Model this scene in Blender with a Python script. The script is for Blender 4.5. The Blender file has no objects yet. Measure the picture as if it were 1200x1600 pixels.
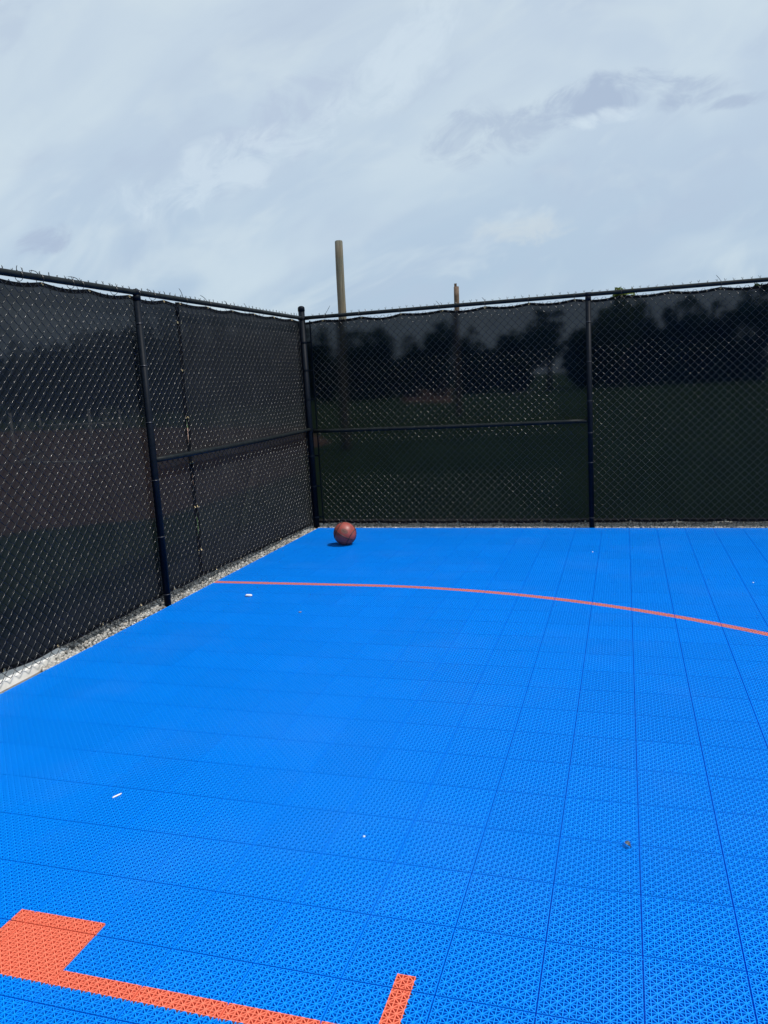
import bpy, math, random
import numpy as np
from mathutils import Vector, Matrix, noise as mnoise
rng = np.random.default_rng(7)
random.seed(7)
S = bpy.context.scene
COL = S.collection
T = 0.3048

# ------------------------------------------------------------------ camera
cam = bpy.data.cameras.new('camera')
cam.sensor_fit = 'VERTICAL'; cam.sensor_height = 36.0
cam.lens = 1220.235 / 1600 * 36.0
cam.shift_x = -9.79 / 1600; cam.shift_y = -16.12 / 1600
cam.clip_start = 0.05; cam.clip_end = 5000
co = bpy.data.objects.new('camera', cam); COL.objects.link(co)
cr = Vector((0.95746043, 0.28318507, -0.05545932))
cu = Vector((0.00935087, 0.16164151, 0.98680524))
cf = Vector((-0.28841304, 0.94534557, -0.15211733))
m = Matrix.Identity(4)
for i in range(3):
    m[i][0], m[i][1], m[i][2] = cr[i], cu[i], -cf[i]
m[0][3], m[1][3], m[2][3] = -0.039, -2.35, 1.8526
co.matrix_world = m
S.camera = co
S.render.resolution_x = 768; S.render.resolution_y = 1024
S.view_settings.view_transform = 'Standard'; S.view_settings.look = 'None'
S.view_settings.exposure = 0.0; S.view_settings.gamma = 1.0
S.cycles.transparent_max_bounces = 24

# ------------------------------------------------------------------ node helper
class NT:
    def __init__(self, tree):
        self.t = tree; tree.nodes.clear()
    def n(self, typ, **kw):
        nd = self.t.nodes.new(typ)
        for k, v in kw.items():
            if k.startswith('i_'):
                nd.inputs[int(k[2:])].default_value = v
            else:
                setattr(nd, k, v)
        return nd
    def lk(self, a, b):
        self.t.links.new(a, b)
    def put(self, sock, v):
        if hasattr(v, 'links') or isinstance(v, bpy.types.NodeSocket): self.lk(v, sock)
        else: sock.default_value = v
    def math(self, op, a, b=None, c=None, clamp=False):
        nd = self.n('ShaderNodeMath', operation=op, use_clamp=clamp)
        for i, v in enumerate((a, b, c)):
            if v is not None: self.put(nd.inputs[i], v)
        return nd.outputs[0]
    def mix(self, f, a, b, blend='MIX'):
        nd = self.n('ShaderNodeMix', data_type='RGBA', blend_type=blend)
        self.put(nd.inputs[0], f)
        for s, v in ((nd.inputs[6], a), (nd.inputs[7], b)):
            if isinstance(v, tuple) and len(v) == 3: v = v + (1,)
            self.put(s, v)
        return nd.outputs[2]
    def noise(self, vec, scale, detail=3, rough=0.5, dist=0.0):
        nd = self.n('ShaderNodeTexNoise')
        if vec is not None: self.lk(vec, nd.inputs['Vector'])
        nd.inputs['Scale'].default_value = scale; nd.inputs['Detail'].default_value = detail
        nd.inputs['Roughness'].default_value = rough; nd.inputs['Distortion'].default_value = dist
        return nd.outputs[0]
    def ramp(self, f, a, b, lo=0.0, hi=1.0, smooth=True):
        nd = self.n('ShaderNodeMapRange', interpolation_type='SMOOTHSTEP' if smooth else 'LINEAR')
        self.put(nd.inputs[0], f)
        for i, v in zip((1, 2, 3, 4), (a, b, lo, hi)): nd.inputs[i].default_value = v
        return nd.outputs[0]

# ------------------------------------------------------------------ sky and sun
SUN_EL = math.radians(60); SUN_AZ = math.radians(-11)      # azimuth from +X towards +Y
sd = Vector((math.cos(SUN_EL)*math.cos(SUN_AZ), math.cos(SUN_EL)*math.sin(SUN_AZ), math.sin(SUN_EL)))
w = bpy.data.worlds.new('World'); S.world = w; w.use_nodes = True
N = NT(w.node_tree)
sky = N.n('ShaderNodeTexSky', sky_type='NISHITA', sun_disc=False)
sky.sun_elevation = SUN_EL; sky.sun_rotation = math.pi/2 - SUN_AZ
sky.air_density = 1.0; sky.dust_density = 1.5; sky.ozone_density = 1.5
tc = N.n('ShaderNodeTexCoord')
sep = N.n('ShaderNodeSeparateXYZ'); N.lk(tc.outputs['Generated'], sep.inputs[0])
z = N.math('MAXIMUM', sep.outputs[2], 0.0)
dirv = tc.outputs['Generated']
def dot(v):
    nd = N.n('ShaderNodeVectorMath', operation='DOT_PRODUCT'); N.lk(dirv, nd.inputs[0]); nd.inputs[1].default_value = tuple(v)
    return nd.outputs['Value']
def vec3(a, b_, c):
    nd = N.n('ShaderNodeCombineXYZ')
    for i, q in enumerate((a, b_, c)): N.put(nd.inputs[i], q)
    return nd.outputs[0]
E1 = Vector((0.905, 0.224, 0.364)).normalized()       # the way the high cloud is combed
E2 = (Vector((-0.3, 0.92, 0.25)) - E1*Vector((-0.3, 0.92, 0.25)).dot(E1)).normalized(); E3 = E1.cross(E2)
d1, d2, d3 = dot(E1), dot(E2), dot(E3)
def streak(k, seed):
    return vec3(N.math('ADD', N.math('MULTIPLY', d1, k), seed), d2, d3)
n1 = N.noise(streak(0.30, 1.3), 5.0, 4, 0.52, 0.5)
n2 = N.noise(streak(0.36, 4.7), 9.0, 4, 0.60, 0.9)
n3 = N.noise(streak(0.8, 8.2), 2.6, 2, 0.5, 0.4)
n4 = N.noise(streak(0.5, 12.9), 15.0, 3, 0.62, 0.6)
# veil colour by elevation (values are physical sky radiance, scaled by the background strength)
el = N.ramp(z, 0.03, 0.40)
veil = N.mix(el, (4.85, 6.45, 8.25), (6.75, 8.05, 9.3))
veil = N.mix(N.math('MULTIPLY', N.ramp(n3, 0.35, 0.68), 0.30), veil, (5.75, 7.0, 8.7))
veil = N.mix(N.math('MULTIPLY', N.ramp(n1, 0.46, 0.66), 0.75), veil, (7.6, 8.9, 9.7))
veil = N.mix(N.math('MULTIPLY', N.ramp(n1, 0.48, 0.30), 0.55), veil, (5.4, 6.5, 8.2))
veil = N.mix(N.math('MULTIPLY', N.ramp(n2, 0.50, 0.68), 0.55), veil, (7.6, 8.85, 9.6))
veil = N.mix(N.math('MULTIPLY', N.ramp(n2, 0.48, 0.30), 0.45), veil, (5.5, 6.6, 8.3))
veil = N.mix(N.math('MULTIPLY', N.ramp(n4, 0.52, 0.74), 0.25), veil, (7.7, 8.9, 9.5))
def puff(c, hw, hh, tilt, col, amt, base, seed, lo=0.26, sc=26.0):
    """a local wisp of cloud, ragged at the edge, around one direction of the sky"""
    c = Vector(c).normalized(); a = c.cross(Vector((0, 0, 1))).normalized(); b_ = a.cross(c)
    t = math.radians(tilt); A = a*math.cos(t)+b_*math.sin(t); B = b_*math.cos(t)-a*math.sin(t)
    front = N.math('GREATER_THAN', dot(c), 0.5)
    du, dv = dot(A), dot(B)
    wob = N.noise(vec3(N.math('ADD', du, seed*2.0), dv, seed), 16.0, 2, 0.6)
    dv2 = N.math('ADD', dv, N.math('MULTIPLY', N.math('SUBTRACT', wob, 0.5), hh*1.6))
    u = N.math('DIVIDE', du, hw); v = N.math('DIVIDE', dv2, hh)
    r = N.math('SQRT', N.math('ADD', N.math('MULTIPLY', u, u), N.math('MULTIPLY', v, v)))
    fall = N.math('MULTIPLY', N.ramp(r, 1.25, 0.0), front)
    nn = N.noise(vec3(N.math('ADD', N.math('MULTIPLY', du, 0.6), seed), dv, seed*1.7), sc, 4, 0.68, 0.8)
    k = N.ramp(N.math('MULTIPLY', N.math('POWER', fall, 0.5), nn), lo, lo+0.30)
    return N.mix(N.math('MULTIPLY', k, amt), base, col)
GREY = (4.95, 6.05, 7.75); WHITE = (7.9, 9.2, 10.2)
veil = puff((-0.366, 0.88, 0.30), 0.13, 0.05, 22, (5.5, 6.5, 8.3), 0.5, veil, 7.4)
veil = puff((-0.435, 0.865, 0.255), 0.20, 0.050, 22, WHITE, 0.6, veil, 4.6)
veil = puff((-0.23, 0.90, 0.36), 0.15, 0.050, 40, WHITE, 0.6, veil, 6.4)
veil = puff((-0.14, 0.95, 0.275), 0.12, 0.045, 8, GREY, 0.7, veil, 8.3)
veil = puff((-0.025, 0.956, 0.292), 0.15, 0.030, 4, GREY, 0.95, veil, 3.1)
veil = puff((0.068, 0.956, 0.285), 0.06, 0.022, 8, GREY, 0.85, veil, 5.7)
veil = puff((0.126, 0.955, 0.272), 0.06, 0.010, 2, GREY, 0.8, veil, 9.7)
veil = puff((-0.025, 0.96, 0.277), 0.07, 0.014, 2, WHITE, 0.8, veil, 1.9)
veil = puff((-0.110, 0.979, 0.171), 0.085, 0.022, 3, (7.0, 8.0, 8.7), 0.75, veil, 9.2)
veil = puff((-0.623, 0.762, 0.176), 0.045, 0.022, 25, (4.8, 5.8, 7.6), 0.8, veil, 2.2)
colr = N.mix(0.86, sky.outputs[0], veil)
bg = N.n('ShaderNodeBackground'); N.lk(colr, bg.inputs[0]); bg.inputs[1].default_value = 0.092
wo = N.n('ShaderNodeOutputWorld'); N.lk(bg.outputs[0], wo.inputs[0])

sl = bpy.data.lights.new('sun', 'SUN'); sl.energy = 3.8; sl.angle = math.radians(0.9); sl.color = (1.0, 0.96, 0.9)
so = bpy.data.objects.new('sun', sl); COL.objects.link(so)
so.rotation_euler = sd.to_track_quat('Z', 'Y').to_euler()

# ------------------------------------------------------------------ materials
def mat(name):
    mt = bpy.data.materials.new(name); mt.use_nodes = True
    n = NT(mt.node_tree)
    out = n.n('ShaderNodeOutputMaterial')
    return mt, n, out
def principled(n, out, col, rough=0.5, metal=0.0, bump=None, bstr=0.2, bdist=0.01, spec=0.5):
    p = n.n('ShaderNodeBsdfPrincipled')
    if isinstance(col, tuple): col = col + (1,) if len(col) == 3 else col
    n.put(p.inputs['Base Color'], col); n.put(p.inputs['Roughness'], rough)
    p.inputs['Metallic'].default_value = metal; p.inputs['Specular IOR Level'].default_value = spec
    if bump is not None:
        b = n.n('ShaderNodeBump'); b.inputs['Strength'].default_value = bstr; b.inputs['Distance'].default_value = bdist
        n.lk(bump, b.inputs['Height']); n.lk(b.outputs[0], p.inputs['Normal'])
    n.lk(p.outputs[0], out.inputs[0])
    return p
def objco(n):
    return n.n('ShaderNodeTexCoord').outputs['Object']
def simple(name, c0, c1, scale, rough=0.5, metal=0.0, bstr=0.15, spec=0.5, detail=4):
    mt, n, out = mat(name)
    v = objco(n); f = n.noise(v, scale, detail, 0.6)
    principled(n, out, n.mix(n.ramp(f, 0.3, 0.7), c0, c1), rough, metal, f, bstr, 0.004, spec)
    return mt

# court plastic: blue with orange playing lines laid out in metres
ARC_X0, ARC_Y0, ARC_R = -2.40, 4.305, 5.84
def court_material():
    mt, n, out = mat('court_plastic')
    v = objco(n)
    sp = n.n('ShaderNodeSeparateXYZ'); n.lk(v, sp.inputs[0])
    X, Y, Z = sp.outputs
    def rect(x0, x1, y0, y1):
        a = n.math('MULTIPLY', n.math('GREATER_THAN', X, x0), n.math('LESS_THAN', X, x1))
        b = n.math('MULTIPLY', n.math('GREATER_THAN', Y, y0), n.math('LESS_THAN', Y, y1))
        return n.math('MULTIPLY', a, b)
    e = 0.0018
    c = T/16
    masks = [rect(-115*c-e, -96*c+e, -28*c-e, -13*c+e), rect(-200*c, 200*c, -28*c-e, -25*c+e), rect(-39*c-e, -36*c+e, -28*c, -13*c+e)]
    xx = n.math('MAXIMUM', n.math('SUBTRACT', X, ARC_X0), 0.0)
    yy = n.math('SUBTRACT', Y, ARC_Y0 - ARC_R)
    r = n.math('SQRT', n.math('ADD', n.math('MULTIPLY', xx, xx), n.math('MULTIPLY', yy, yy)))
    band = n.math('LESS_THAN', n.math('ABSOLUTE', n.math('SUBTRACT', r, ARC_R)), 0.034)
    band = n.math('MULTIPLY', band, n.math('GREATER_THAN', Z, -0.006))
    mk = n.math('MAXIMUM', n.math('MAXIMUM', masks[0], masks[1]), masks[2])
    # slight batch difference from tile to tile
    tile = n.n('ShaderNodeVectorMath', operation='FLOOR')
    sc = n.n('ShaderNodeVectorMath', operation='SCALE'); sc.inputs['Scale'].default_value = 1/T
    n.lk(v, sc.inputs[0]); n.lk(sc.outputs[0], tile.inputs[0])
    wn = n.n('ShaderNodeTexWhiteNoise', noise_dimensions='2D'); n.lk(tile.outputs[0], wn.inputs['Vector'])
    dust = n.noise(v, 1.3, 5, 0.6)
    blue = n.mix(wn.outputs[0], (0.0, 0.226, 0.81), (0.0, 0.242, 0.85))
    blue = n.mix(n.math('MULTIPLY', n.ramp(dust, 0.45, 0.75), 0.02), blue, (0.35, 0.40, 0.45))
    orange = n.mix(wn.outputs[0], (0.80, 0.175, 0.105), (0.83, 0.188, 0.112))
    paint = (0.68, 0.215, 0.19)
    col = n.mix(mk, n.mix(band, blue, paint), orange)
    p = principled(n, out, col, 0.45, 0, n.noise(v, 260, 2), 0.1, 0.0006, 0.16)
    return mt
M = {}
M['court'] = court_material()
M['pipe'] = simple('black_coated_pipe', (0.002, 0.005, 0.010), (0.005, 0.008, 0.014), 30, 0.52, 0, 0.05, 0.10)
M['rail'] = simple('sunlit_black_rail', (0.006, 0.009, 0.011), (0.014, 0.018, 0.019), 18, 0.52, 0, 0.05, 0.14)  # pipe coating made paler; light from sun and sky above put into the colour
M['wire'] = simple('black_vinyl_wire', (0.005, 0.006, 0.008), (0.008, 0.009, 0.011), 60, 0.24, 0, 0.0, 0.7)
M['tie_metal'] = simple('dull_tie_wire', (0.05, 0.055, 0.065), (0.09, 0.095, 0.105), 60, 0.4, 0.4, 0.0)
M['zip'] = simple('black_nylon', (0.012, 0.012, 0.014), (0.02, 0.02, 0.022), 40, 0.4, 0, 0)
M['brass'] = simple('brass_grommet', (0.55, 0.42, 0.20), (0.72, 0.60, 0.38), 80, 0.32, 0.9, 0)
def screen_material(name, trans, c0, c1, blur=0.78):
    mt, n, out = mat(name)
    v = objco(n)
    f = n.noise(v, 3.0, 5, 0.6, 0.5); fine = n.noise(v, 420, 2, 0.5)
    col = n.mix(n.ramp(f, 0.3, 0.75), c0, c1)
    col = n.mix(n.math('MULTIPLY', fine, 0.5), col, tuple(x*0.5 for x in c0))
    p = n.n('ShaderNodeBsdfPrincipled')
    n.lk(col, p.inputs['Base Color']); p.inputs['Roughness'].default_value = 0.75
    p.inputs['Specular IOR Level'].default_value = 0.04
    b = n.n('ShaderNodeBump'); b.inputs['Strength'].default_value = 0.3; b.inputs['Distance'].default_value = 0.001
    n.lk(fine, b.inputs['Height']); n.lk(b.outputs[0], p.inputs['Normal'])
    tc_ = n.n('ShaderNodeBsdfTransparent')
    rf = n.n('ShaderNodeBsdfRefraction'); rf.inputs['IOR'].default_value = 1.02; rf.inputs['Roughness'].default_value = 0.42   # threads scatter what is seen through them
    tr = n.n('ShaderNodeMixShader'); tr.inputs[0].default_value = blur
    n.lk(tc_.outputs[0], tr.inputs[1]); n.lk(rf.outputs[0], tr.inputs[2])
    lw = n.n('ShaderNodeLayerWeight'); lw.inputs[0].default_value = 0.5
    fac = n.math('MULTIPLY', n.math('SUBTRACT', 1.0, lw.outputs['Facing']), trans)   # a woven mesh closes up at a slant
    fac = n.math('MULTIPLY', fac, n.ramp(f, 0.2, 0.8, 0.9, 1.12))
    mx = n.n('ShaderNodeMixShader'); n.lk(fac, mx.inputs[0]); n.lk(p.outputs[0], mx.inputs[1]); n.lk(tr.outputs[0], mx.inputs[2])
    n.lk(mx.outputs[0], out.inputs[0])
    return mt
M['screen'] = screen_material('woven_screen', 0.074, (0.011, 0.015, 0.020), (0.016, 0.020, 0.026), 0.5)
M['screen_shaded'] = screen_material('woven_screen_shaded', 0.064, (0.0008, 0.006, 0.011), (0.0018, 0.009, 0.014))  # same cloth as the left; shade of the barely sunlit fence put into its colour
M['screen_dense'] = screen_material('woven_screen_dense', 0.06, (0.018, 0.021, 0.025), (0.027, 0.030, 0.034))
M['hem'] = screen_material('woven_hem', 0.006, (0.006, 0.007, 0.009), (0.009, 0.010, 0.013))

def gravel_material():
    mt, n, out = mat('crushed_stone')
    g = n.n('ShaderNodeNewGeometry')
    r = g.outputs['Random Per Island']
    v = objco(n); f = n.noise(v, 90, 4, 0.6)
    cr_ = n.n('ShaderNodeValToRGB'); n.lk(r, cr_.inputs[0])
    e = cr_.color_ramp.elements
    e[0].position = 0; e[0].color = (0.10, 0.10, 0.098, 1); e[1].position = 1; e[1].color = (0.74, 0.72, 0.68, 1)
    for p_, c_ in ((0.3, (0.27, 0.27, 0.26, 1)), (0.6, (0.46, 0.45, 0.42, 1)), (0.8, (0.40, 0.345, 0.285, 1))):
        k = e.new(p_); k.color = c_
    principled(n, out, n.mix(n.math('MULTIPLY', f, 0.5), cr_.outputs[0], (0.3, 0.29, 0.27)), 0.85, 0, f, 0.4, 0.003, 0.3)
    return mt
M['gravel'] = gravel_material()
M['concrete'] = simple('pale_concrete', (0.62, 0.60, 0.56), (0.76, 0.74, 0.70), 14, 0.85, 0, 0.35, 0.3, 6)
def grass_material():
    mt, n, out = mat('lawn')
    v = objco(n); a = n.noise(v, 0.15, 5, 0.6); b = n.noise(v, 9, 4, 0.7)
    c = n.mix(n.ramp(a, 0.3, 0.7), (0.028, 0.064, 0.020), (0.052, 0.090, 0.030))
    c = n.mix(n.ramp(b, 0.3, 0.7), c, (0.034, 0.066, 0.02))
    principled(n, out, c, 0.9, 0, b, 0.5, 0.05, 0.2)
    return mt
M['grass'] = grass_material()
M['dirt'] = simple('red_dirt', (0.17, 0.105, 0.08), (0.24, 0.15, 0.115), 0.8, 0.95, 0, 0.3, 0.2, 6)
def wood_material():
    mt, n, out = mat('weathered_pole')
    v = objco(n)
    mp = n.n('ShaderNodeMapping'); n.lk(v, mp.inputs[0]); mp.inputs['Scale'].default_value = (30, 30, 1.2)
    g = n.noise(mp.outputs[0], 1.0, 6, 0.65, 0.4)
    big = n.noise(v, 2.2, 3)
    c = n.mix(n.ramp(g, 0.3, 0.7), (0.075, 0.072, 0.058), (0.215, 0.205, 0.17))
    c = n.mix(n.math('MULTIPLY', n.ramp(big, 0.4, 0.7), 0.5), c, (0.20, 0.15, 0.10))
    principled(n, out, c, 0.9, 0, g, 0.6, 0.01, 0.2)
    return mt
M['pole'] = wood_material()
M['pole_rust'] = simple('brown_pole', (0.11, 0.075, 0.055), (0.17, 0.12, 0.09), 6, 0.9, 0, 0.4, 0.2, 6)
def leaf_material(name, c0, c1, c2):
    mt, n, out = mat(name)
    g = n.n('ShaderNodeNewGeometry'); v = objco(n)
    f = n.noise(v, 0.7, 3)
    c = n.mix(g.outputs['Random Per Island'], c0, c1)
    c = n.mix(n.ramp(f, 0.4, 0.7), c, c2)
    d = n.n('ShaderNodeBsdfDiffuse'); n.lk(c, d.inputs[0])
    t = n.n('ShaderNodeBsdfTranslucent'); n.lk(c, t.inputs[0])
    mx = n.n('ShaderNodeMixShader'); mx.inputs[0].default_value = 0.3
    n.lk(d.outputs[0], mx.inputs[1]); n.lk(t.outputs[0], mx.inputs[2]); n.lk(mx.outputs[0], out.inputs[0])
    return mt
M['leaf_dark'] = leaf_material('dark_leaves', (0.025, 0.045, 0.016), (0.045, 0.07, 0.022), (0.035, 0.05, 0.02))
M['leaf_light'] = leaf_material('yellowish_leaves', (0.12, 0.16, 0.04), (0.20, 0.24, 0.07), (0.10, 0.13, 0.04))
M['bark'] = simple('bark', (0.06, 0.045, 0.03), (0.11, 0.085, 0.06), 5, 0.95, 0, 0.4)
M['white_paint'] = simple('white_painted_metal', (0.72, 0.72, 0.70), (0.8, 0.8, 0.78), 5, 0.45, 0, 0.02)
M['white_foam'] = simple('white_scrap', (0.74, 0.73, 0.70), (0.82, 0.81, 0.79), 60, 0.7, 0, 0.2)
M['dry_leaf'] = simple('dry_leaf', (0.05, 0.052, 0.055), (0.46, 0.48, 0.52), 160, 0.8, 0, 0.2)
M['asphalt'] = simple('dark_asphalt', (0.018, 0.019, 0.022), (0.028, 0.029, 0.033), 20, 0.9)
M['slab'] = simple('slab_concrete', (0.13, 0.128, 0.12), (0.20, 0.195, 0.185), 8, 0.9, 0, 0.2)

# ------------------------------------------------------------------ mesh helpers
class MB:
    """collects vertices and faces, then links them as one mesh object"""
    def __init__(self): self.v = []; self.f = []; self.n = 0
    def add(self, v, f):
        v = np.asarray(v, float).reshape(-1, 3)
        f = [tuple(int(i) + self.n for i in q) for q in f]
        self.v.append(v); self.f.extend(f); self.n += len(v)
    def box(self, lo, hi, rot=None, org=None):
        x0, y0, z0 = lo; x1, y1, z1 = hi
        v = np.array([(x0,y0,z0),(x1,y0,z0),(x1,y1,z0),(x0,y1,z0),(x0,y0,z1),(x1,y0,z1),(x1,y1,z1),(x0,y1,z1)], float)
        if rot is not None:
            v = v @ np.asarray(rot).T
        if org is not None: v = v + np.asarray(org)
        self.add(v, [(3,2,1,0),(4,5,6,7),(0,1,5,4),(1,2,6,5),(2,3,7,6),(3,0,4,7)])
    def tube(self, pts, r, seg=8, caps=True):
        pts = [Vector(p) for p in pts]; k = len(pts)
        rs = r if hasattr(r, '__len__') else [r]*k
        V = []; up = None
        for i, p in enumerate(pts):
            t = (pts[min(i+1, k-1)] - pts[max(i-1, 0)]).normalized()
            if up is None:
                up = Vector((0, 0, 1)) if abs(t.z) < 0.9 else Vector((1, 0, 0))
            b = t.cross(up).normalized(); up = b.cross(t).normalized()
            for j in range(seg):
                a = 2*math.pi*j/seg
                V.append(p + rs[i]*(math.cos(a)*b + math.sin(a)*up))
        F = []
        for i in range(k-1):
            for j in range(seg):
                q = (j+1) % seg
                F.append((i*seg+j, i*seg+q, (i+1)*seg+q, (i+1)*seg+j))
        if caps:
            F.append(tuple(range(seg-1, -1, -1))); F.append(tuple((k-1)*seg+j for j in range(seg)))
        self.add([tuple(x) for x in V], F)
    def ring(self, c, axis, R, r, seg=20, sub=6):
        axis = Vector(axis).normalized(); a = axis.orthogonal().normalized(); b = axis.cross(a)
        V = []; F = []
        for i in range(seg):
            t = 2*math.pi*i/seg; d = math.cos(t)*a + math.sin(t)*b
            for j in range(sub):
                s = 2*math.pi*j/sub
                V.append(tuple(Vector(c) + d*(R + r*math.cos(s)) + axis*(r*math.sin(s))))
        for i in range(seg):
            for j in range(sub):
                F.append((i*sub+j, ((i+1) % seg)*sub+j, ((i+1) % seg)*sub+(j+1) % sub, i*sub+(j+1) % sub))
        self.add(V, F)
    def lathe(self, prof, seg=20, c=(0, 0, 0)):
        V = []; F = []; k = len(prof)
        for r, z in prof:
            for j in range(seg):
                a = 2*math.pi*j/seg; V.append((c[0]+r*math.cos(a), c[1]+r*math.sin(a), c[2]+z))
        for i in range(k-1):
            for j in range(seg):
                q = (j+1) % seg
                F.append((i*seg+j, i*seg+q, (i+1)*seg+q, (i+1)*seg+j))
        F.append(tuple(range(seg-1, -1, -1))); F.append(tuple((k-1)*seg+j for j in range(seg)))
        self.add(V, F)
    def build(self, name, material, parent=None, org=(0, 0, 0), smooth=False):
        me = bpy.data.meshes.new(name)
        V = np.concatenate(self.v) - np.asarray(org, float)
        me.from_pydata(V.tolist(), [], self.f)
        me.materials.append(material)
        if smooth: me.polygons.foreach_set('use_smooth', [True]*len(me.polygons))
        me.update()
        o = bpy.data.objects.new(name, me); COL.objects.link(o)
        if parent is not None: o.parent = parent
        else: o.location = org
        return o
def tag(o, label=None, cat=None, group=None, kind=None):
    if label: o['label'] = label
    if cat: o['category'] = cat
    if group: o['group'] = group
    if kind: o['kind'] = kind
    return o
def empty(name, loc, label, cat, group=None):
    o = bpy.data.objects.new(name, None); COL.objects.link(o); o.location = loc
    o.empty_display_size = 0.2
    return tag(o, label, cat, group)
def copy(o, parent, loc, rz=0.0):
    c = o.copy(); COL.objects.link(c); c.parent = parent; c.location = loc; c.rotation_euler = (0, 0, rz)
    return c

# ------------------------------------------------------------------ ground
def sheet(name, poly, z, material, kind='structure', label=None):
    b = MB(); b.add([(x, y, z) for x, y in poly], [tuple(range(len(poly)))])
    return tag(b.build(name, material), label, None, None, kind)
sheet('ground', [(-1500, -1500), (1500, -1500), (1500, 1500), (-1500, 1500)], -0.036, M['grass'], label='mown green lawn stretching away beyond the fences')
sheet('dirt_infield', [(-9.2, 4), (-8.6, 7), (-7.0, 8), (-7.2, 14), (-9.0, 17), (-9.3, 22), (-14, 31), (-28, 38), (-48, 42), (-60, 20), (-40, -8), (-16, -6)], -0.032, M['dirt'], label='reddish bare dirt field beyond the left fence')
sheet('dirt_track', [(-19, 66), (-12.5, 57.5), (-22, 100), (-29.5, 140), (-44, 160)], -0.032, M['dirt'], label='reddish dirt strip far beyond the back fence')
sheet('gravel_bed', [(-4.9, -4.5), (-3.2, -4.5), (-3.2, 6.6), (6.0, 6.6), (6.0, 7.85), (-4.9, 7.85)], -0.028, M['slab'], label='stony bed under the gravel along the fences')

# ------------------------------------------------------------------ court
CX0, CX1, CY0, CY1 = -3.912, 6.2, -5.2, 7.052
def build_court():
    b = MB()
    c = T/16
    hw_v, hw_h, hw_d = 0.00145, 0.00135, 0.0017
    depth = 0.0195
    V = []; F = []
    def bar(x0, y0, x1, y1, hw, z):
        # clip to court
        d = np.array([x1-x0, y1-y0]); L = np.hypot(*d)
        if L < 1e-4: return
        nx, ny = -d[1]/L*hw, d[0]/L*hw
        k = len(V)
        V.extend([(x0+nx, y0+ny, z), (x0-nx, y0-ny, z), (x1-nx, y1-ny, z), (x1+nx, y1+ny, z),
                  (x0+nx, y0+ny, z-depth), (x0-nx, y0-ny, z-depth), (x1-nx, y1-ny, z-depth), (x1+nx, y1+ny, z-depth)])
        F.extend([(k, k+1, k+2, k+3), (k, k+3, k+7, k+4), (k+2, k+1, k+5, k+6)])
    i0, i1 = math.floor(CX0/T), math.ceil(CX1/T)
    j0, j1 = math.floor(CY0/T), math.ceil(CY1/T)
    gx, gy = 0.0031, 0.0033; he = 0.0009           # half gap between tiles
    for i in range(i0, i1):
        for j in range(j0, j1):
            ax, ay = i*T, j*T
            x0, x1 = max(ax+gx, CX0), min(ax+T-gx, CX1)
            y0, y1 = max(ay+gy, CY0), min(ay+T-gy, CY1)
            if x1-x0 < 0.01 or y1-y0 < 0.01: continue
            cxm, cym = ax+T/2, ay+T/2
            # skip lattice well behind the camera
            full = cym < 3.2
            for k in range(17):
                hv = he if k in (0, 16) else hw_v; x = min(max(ax+k*c, ax+gx+hv), ax+T-gx-hv)
                if x0-1e-6 <= x <= x1+1e-6: bar(x, y0, x, y1, hv, -0.0012 if k in (0, 16) else 0.0)
                hh_ = he if k in (0, 16) else hw_h; y = min(max(ay+k*c, ay+gy+hh_), ay+T-gy-hh_)
                if y0-1e-6 <= y <= y1+1e-6: bar(x0, y, x1, y, hh_, -0.0016 if k in (0, 16) else -0.0003)
            if x0 > ax+gx: bar(x0, y0, x0, y1, hw_v*1.5, 0.0)
            if y1 < ay+T-gy: bar(x0, y1, x1, y1, hw_h*1.5, -0.0003)
            for k in range(-14, 15, 2):
                # x-y = k*c  and x+y = (k+16)*c, local
                for s in (1, -1):
                    off = k*c
                    # local param u in x
                    lo, hi = x0-ax, x1-ax
                    if s == 1:      # y = u - off
                        lo = max(lo, (y0-ay)+off); hi = min(hi, (y1-ay)+off)
                        if hi-lo > 0.004: bar(ax+lo, ay+lo-off, ax+hi, ay+hi-off, hw_d, -0.0006)
                    else:           # y = T + off - u
                        lo = max(lo, T+off-(y1-ay)); hi = min(hi, T+off-(y0-ay))
                        if hi-lo > 0.004: bar(ax+lo, ay+T+off-lo, ax+hi, ay+T+off-hi, hw_d, -0.0009)
            if full:
                for a in range(1, 16):
                    for e in range(1, 16):
                        if (a+e) % 2: continue
                        x, y = ax+a*c, ay+e*c
                        if not (x0 < x < x1 and y0 < y < y1): continue
                        k = len(V); r = 0.0046
                        for q in range(8):
                            t = math.pi/8 + q*math.pi/4
                            V.append((x+r*math.cos(t), y+r*math.sin(t), 0.0003))
                        F.append(tuple(range(k, k+8)))
    b.add(V, F)
    # the interlocking tabs bridging the joints between tiles
    V = []; F = []
    for i in range(i0+1, i1):
        k = len(V); x = i*T; V.extend([(x-0.006, CY0, -0.0155), (x+0.006, CY0, -0.0155), (x+0.006, CY1, -0.0155), (x-0.006, CY1, -0.0155)]); F.append((k, k+1, k+2, k+3))
    for j in range(j0+1, j1):
        k = len(V); y = j*T; V.extend([(CX0, y-0.006, -0.0160), (CX1, y-0.006, -0.0160), (CX1, y+0.006, -0.0160), (CX0, y+0.006, -0.0160)]); F.append((k, k+1, k+2, k+3))
    b.add(V, F)
    o = b.build('court_floor', M['court'])
    tag(o, 'bright blue interlocking plastic sport tiles with orange court lines', None, None, 'structure')
build_court()

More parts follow.
